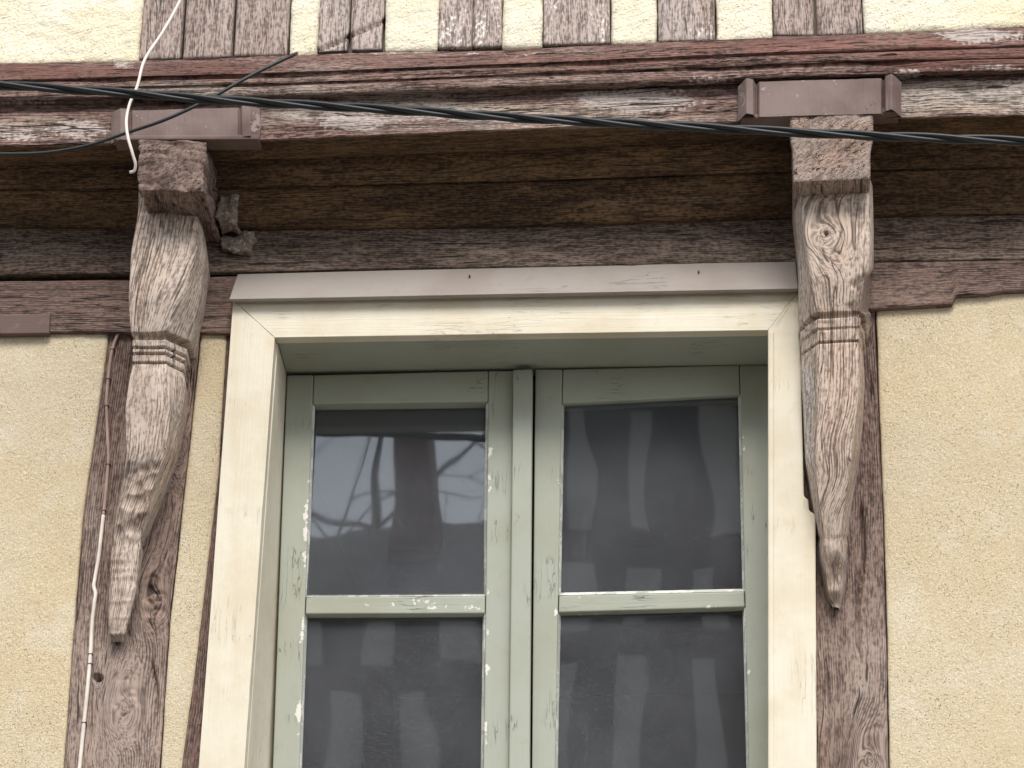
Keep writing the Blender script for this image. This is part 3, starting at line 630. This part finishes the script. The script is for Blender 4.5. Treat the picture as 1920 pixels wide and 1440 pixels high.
def chips(side):
    def f(px, py, g): return .15+0*px, 0*px, side(px, py)
    return f
def sash(name, lab):
    s = bpy.data.objects.new(name, None); COL.objects.link(s); s.parent = house; s['label'] = lab; return s
nochip = lambda px, py, g: (.1+0*px, 0*px, .06+0*px)
def piece(nm, q, par, Y=YS, d=.045, along='z', mask=nochip, mat='sage', k=0):
    return boxy(nm, quad8(*q, Y, d), .007, .003, M[mat], par, .0007, along, mask, seed=k)
def edgechip(x0, x1, strength=.6, wd=7.):
    "white chips close to the line x0 (at y 750) .. x1 (at y 1440)"
    return lambda px, py, g: (.1+0*px, 0*px, strength*np.clip(1.3-np.abs(px-(x0+(x1-x0)*(py-750)/690))/wd, 0, 1)*sstep(770, 830, py)*(.55+.55*noise(np.stack([0*px+x0, py/38, 0*px], -1))))
YB = 1470
def bars(yL0, yL1): pass
def build_sash(sh, sl0, sl1, pl0, pl1, pr0, pr1, sr0, sr1, tyl, tyr, ptl, ptr, bar, edge):
    """sl/sr outer stile edges, pl/pr pane edges, each (x at 720, x at 1440); t* top rail, bar: [(yl top, yr top, yl bot, yr bot)]"""
    X = lambda e, y: e[0]+(e[1]-e[0])*(y-720)/720
    SL, PL, PR, SR = (sl0, sl1), (pl0, pl1), (pr0, pr1), (sr0, sr1)
    piece('stile', ((X(SL, tyl), tyl), (X(PL, tyl), tyl), (X(PL, B_), B_), (X(SL, B_), B_)), sh, mask=edgechip(pl0-5, pl1-5, edge[0]), k=1)
    piece('stile', ((X(PR, tyr), tyr), (X(SR, tyr), tyr), (X(SR, B_), B_), (X(PR, B_), B_)), sh, mask=edgechip(pr0+5, pr1+5, edge[1]), k=2)
    piece('rail', ((X(PL, tyl)+1, tyl), (X(PR, tyr)-1, tyr), (X(PR, ptr)-1, ptr), (X(PL, ptl)+1, ptl)), sh, along='x', k=3)
    rows = [(ptl, ptr)]
    for (a, b, c, d) in bar:
        piece('glazing_bar', ((X(PL, a)+1, a), (X(PR, b)-1, b), (X(PR, d)-1, d), (X(PL, c)+1, c)), sh, along='x', Y=YS-.002,
              mask=lambda px, py, g: (.2+0*px, 0*px, .2+.2*noise(np.stack([px/30, py/6, 0*px], -1))), k=4)
        rows[-1] += (a, b); rows.append((c, d))
    bl = B_-60
    piece('rail', ((X(PL, bl)+1, bl), (X(PR, bl)-1, bl), (X(PR, B_)-1, B_), (X(PL, B_)+1, B_)), sh, along='x', k=5); rows[-1] += (bl, bl)
    for n, (a, b, c, d) in enumerate(rows):
        q = ((X(PL, a), a), (X(PR, b), b), (X(PR, d), d), (X(PL, c), c))
        # the pane, a little larger than its opening and slightly out of true
        t = [(q[0][0]-6, q[0][1]-6), (q[1][0]+6, q[1][1]-6), (q[2][0]+6, q[2][1]+6), (q[3][0]-6, q[3][1]+6)]
        f = [P(*c_, YS+.022) for c_ in t]; tilt = PANE[len(PN) % len(PANE)]; PN.append(1)
        cen = sum(f)/4
        f = [c_+np.array([0, (c_[2]-cen[2])*tilt[0]+(c_[0]-cen[0])*tilt[1], 0]) for c_ in f]
        boxy('pane', f+[c_+np.array([0, .004, 0]) for c_ in f], .05, .0008, M['glass'], sh)
        # putty fillets round the pane
        wd = 5
        Fp = [P(*c_, YS+.003) for c_ in q]; inn = [(q[0][0]+wd, q[0][1]+wd), (q[1][0]-wd, q[1][1]+wd), (q[2][0]-wd, q[2][1]-wd), (q[3][0]+wd, q[3][1]-wd)]
        Gp = [P(*c_, YS+.017) for c_ in inn]
        for k in range(4):
            k2 = (k+1) % 4; dd = np.array([0, .012, 0])
            c8 = [Fp[k], Fp[k2], Gp[k2], Gp[k], Fp[k]+dd*1.5, Fp[k2]+dd*1.5, Gp[k2]+dd*.3, Gp[k]+dd*.3]
            boxy('putty_bead', c8, .006, .0015, M['putty'], sh, .0012, 'x',
                 lambda px, py, g, k=k: (.1+0*px, 0*px, (.5 if k != 0 else .12)+.3*noise(np.stack([px/12, py/22, 0*px], -1))), seed=k)
PANE = [(.056, .0), (.004, -.006), (.0, .0), (-.028, .004), (-.004, .006), (0., 0.)]; PN = []
left = sash('casement_sash', 'left-hand sage green sash with the overlapping centre strip')
build_sash(left, 537, 511, 587, 561, 916, 906, 963, 955, 703, 695, 757, 753, [(1119, 1117, 1151, 1150), (1470, 1468, 1502, 1500)], (.62, .55))
piece('cover_strip', ((962, 693), (998, 692), (990, B_), (950, B_)), left, Y=YS-.022, d=.021, mask=nochip, k=7)
right = sash('casement_sash', 'right-hand sage green sash with peeling glazing bar')
build_sash(right, 1003, 997, 1054, 1041, 1388, 1404, 1442, 1452, 692, 684, 757, 739, [(1116, 1109, 1148, 1138), (1470, 1464, 1502, 1496)], (.3, .5))
# sill
zs = float(P(960, B_, 0)[2])
boxy('window_sill', aabb8(float(P(*oL1, 0)[0])-.04, float(P(*oR1, 0)[0])+.04, -.1, .3, zs-.07, zs+.01), .03, .008, M['casing'], house, .001)

# ------------------------------------------------------------------ cables
def thing(o, label, cat, group=None):
    o['label'] = label; o['category'] = cat
    if group: o['group'] = group
    return o
tw = bpy.data.objects.new('twisted_power_cable', None); COL.objects.link(tw)
thing(tw, 'thick black twisted power cable sagging across in front of the jetty beam', 'cable')
base = np.array([P(x, y, Y) for x, y, Y in ((-900, 118, -.62), (-420, 133, -.60), (0, 159, -.58), (200, 172, -.57), (390, 186, -.56), (740, 206, -.55), (960, 220, -.55), (1280, 237, -.55), (1600, 253, -.55), (1920, 264, -.55), (2350, 272, -.55), (2900, 276, -.55))])
ax = spline(base, 900); L = np.concatenate([[0], np.cumsum(np.linalg.norm(np.diff(ax, axis=0), axis=1))])
tg = np.gradient(ax, axis=0); tg /= np.linalg.norm(tg, axis=1, keepdims=True); a_ = np.cross(tg, [0, 1, 0]); a_ /= np.linalg.norm(a_, axis=1, keepdims=True); b_ = np.cross(tg, a_)
ph = 2*np.pi*L/.42+1.1*fbm(np.stack([L*1.3, L*0, L*0], -1), 2)
for k in range(3):
    th = ph+k*2*np.pi/3
    tube('strand', ax+.0056*(np.cos(th)[:, None]*a_+np.sin(th)[:, None]*b_)  , .0055, M['black'], tw, 10)
def pxpath(pts, n): return spline([P(x, y, Y) for x, y, Y in pts], n)
thing(tube('thin_cable', pxpath(((556, 100, -.285), (548, 104, -.31), (520, 117, -.325), (470, 142, -.34), (380, 192, -.36), (300, 228, -.37), (240, 248, -.375), (160, 274, -.38), (90, 286, -.38), (0, 289, -.38), (-150, 282, -.38), (-420, 255, -.36)), 200), .0042, M['black']),
      'thin black cable dipping left from the top of the jetty beam', 'cable')
thing(tube('loose_wire', pxpath(((420, -250, -.30), (372, -90, -.31), (338, 0, -.33), (305, 60, -.35), (270, 115, -.37), (256, 165, -.385), (243, 195, -.39), (237, 225, -.395), (240, 258, -.40), (249, 290, -.395), (254, 312, -.385), (252, 320, -.38), (244, 323, -.375)), 220), .0034, M['white']),
      'loose white wire dangling past the left moulded block, its cut end curled', 'wire')
wp = ((244, 590, -.02), (236, 606, -.012), (222, 626, -.012), (211, 655, -.012), (204, 700, -.012), (200, 745, -.012), (201, 800, -.012), (203, 860, -.012), (200, 905, -.012), (195, 955, -.012), (190, 1000, -.012), (184, 1050, -.012), (178, 1085, -.012), (176, 1100, -.012), (179, 1112, -.012), (177, 1130, -.012), (173, 1165, -.012), (170, 1220, -.012), (164, 1290, -.012), (156, 1370, -.012), (149, 1440, -.012), (136, 1560, -.012), (115, 1850, -.012))
full = pxpath(wp, 420); _, fy = PX(full)
pw = bpy.data.objects.new('pinned_wire', None); COL.objects.link(pw)
thing(pw, 'thin wire pinned down the left post, brown above and white below', 'wire')
tube('painted_length', full[fy < 968], .0038, M['pink'], pw); tube('white_length', full[fy > 964], .0043, M['white'], pw)
for y in (655, 710, 762, 870, 958, 1228, 1244, 1355):
    j = int(np.argmin(np.abs(fy-y))); c = full[j]
    boxy('cable_clip', aabb8(c[0]-.0055, c[0]+.0055, c[1]-.0045, c[1]+.008, c[2]-.0014, c[2]+.0014), .01, .001, M['clip'], pw)

# ------------------------------------------------------------------ the other side of the street, mirrored in the panes
def opposite():
    h = bpy.data.objects.new('opposite_house', None); COL.objects.link(h)
    thing(h, 'half-timbered house across the street, mirrored dimly in the window panes', 'house')
    y = -11.; xa, xb = -7.5, 4.
    boxy('wall', aabb8(xa, xb, y-6, y-.05, 0, 8.9), 3., .01, M['opp_timber'], h)
    rng = random.Random(3)
    for z0, z1 in ((6.6, 7.75), (7.95, 8.8)):
        x = xa+.2
        while x < xb-.3:
            wd = rng.uniform(.13, .2); sk = rng.uniform(-.06, .06)
            if rng.random() < .3:
                c8 = [(x, y, z1), (x+wd*.2, y, z1), (x+wd*1.6, y, z0+.3), (x, y, z0+.3)]
            else: c8 = [(x+sk, y, z1), (x+wd+sk, y, z1), (x+wd, y, z0), (x, y, z0)]
            c8 = [np.array(c, float) for c in c8]; boxy('infill_panel', c8+[c-[0, .08, 0] for c in c8], .5, .01, M['opp_plaster'], h)
            x += rng.uniform(.38, .6)
    for k in range(6):
        x = xa+.7+k*1.8; boxy('render_panel', aabb8(x, x+1.3, y-.08, y, 3.4, 6.2), 1., .01, M['opp_plaster'], h)
    boxy('roof', [np.array(c, float) for c in ((xa-.2, y+.4, 9.0), (xb+.2, y+.4, 9.0), (xb+.2, y+.4, 8.85), (xa-.2, y+.4, 8.85), (xa-.2, y-4, 12.5), (xb+.2, y-4, 12.5), (xb+.2, y-4, 12.3), (xa-.2, y-4, 12.3))], 2., .02, M['slate'], h)  # ridge raised to block low sky light from the window
    for x, w_, z in ((-2.05, .30, 14.6), (1.5, .6, 13.6)):
        boxy('chimney', aabb8(x-w_/2, x+w_/2, y-3.3, y-2.8, 9.5, z), .5, .02, M['brick'], h)
opposite()

def reflection_tree(x, y, h, seed):  # added tree, unseen except for its reflection in a pane
    t = bpy.data.objects.new('reflection_tree', None); COL.objects.link(t); t.location = (x, y, 0)
    thing(t, 'bare branched tree added behind the opposite roof for its reflection in the upper left pane', 'tree')
    rng = np.random.default_rng(seed); V, Q, n0 = [], [], 0
    tr = spline([(0, 0, -.2), (.1, .05, h*.25), (-.05, .1, h*.5), (.1, 0, h*.72), (.05, .05, h)], 24)
    tube('trunk', tr, np.linspace(.16, .02, 24), M['bark'], t, 8)
    paths = []
    def grow(p, d, L, r, dep):
        pts = [p]; 
        for k in range(5):
            d = d+rng.normal(0, .22, 3)+np.array([0, 0, .06]); d /= np.linalg.norm(d); pts.append(pts[-1]+d*L/5)
        paths.append((spline(pts, 9), np.linspace(r*.8, r*.3, 9)))
        if dep:
            for k in range(4): 
                q = pts[rng.integers(2, 6)]; e = d+rng.normal(0, .7, 3); grow(q, e/np.linalg.norm(e), L*.6, r*.5, dep-1)
    for k in range(20):
        i = rng.integers(11, 23); a = rng.uniform(0, 6.28); e = np.array([math.cos(a), math.sin(a)*.6, .45]); grow(tr[i], e/np.linalg.norm(e), h*.17, .035, 2)
    for pth, rad in paths:
        tn = np.gradient(pth, axis=0); tn /= np.linalg.norm(tn, axis=1, keepdims=True); a = np.cross(tn, [.2, .9, .3]); a /= np.linalg.norm(a, axis=1, keepdims=True); b = np.cross(tn, a)
        ang = np.arange(4)*math.pi/2; v = pth[:, None]+rad[:, None, None]*(np.cos(ang)[None, :, None]*a[:, None]+np.sin(ang)[None, :, None]*b[:, None])
        idx = n0+np.arange(36).reshape(9, 4); nx = np.roll(idx, -1, 1); Q.append(np.stack([idx[:-1], nx[:-1], nx[1:], idx[1:]], -1).reshape(-1, 4)); V.append(v.reshape(-1, 3)); n0 += 36
    link('crown', mk_mesh('crown', np.vstack(V), np.vstack(Q)), M['bark'], t)
reflection_tree(-3.1, -18.5, 17.5, 4)
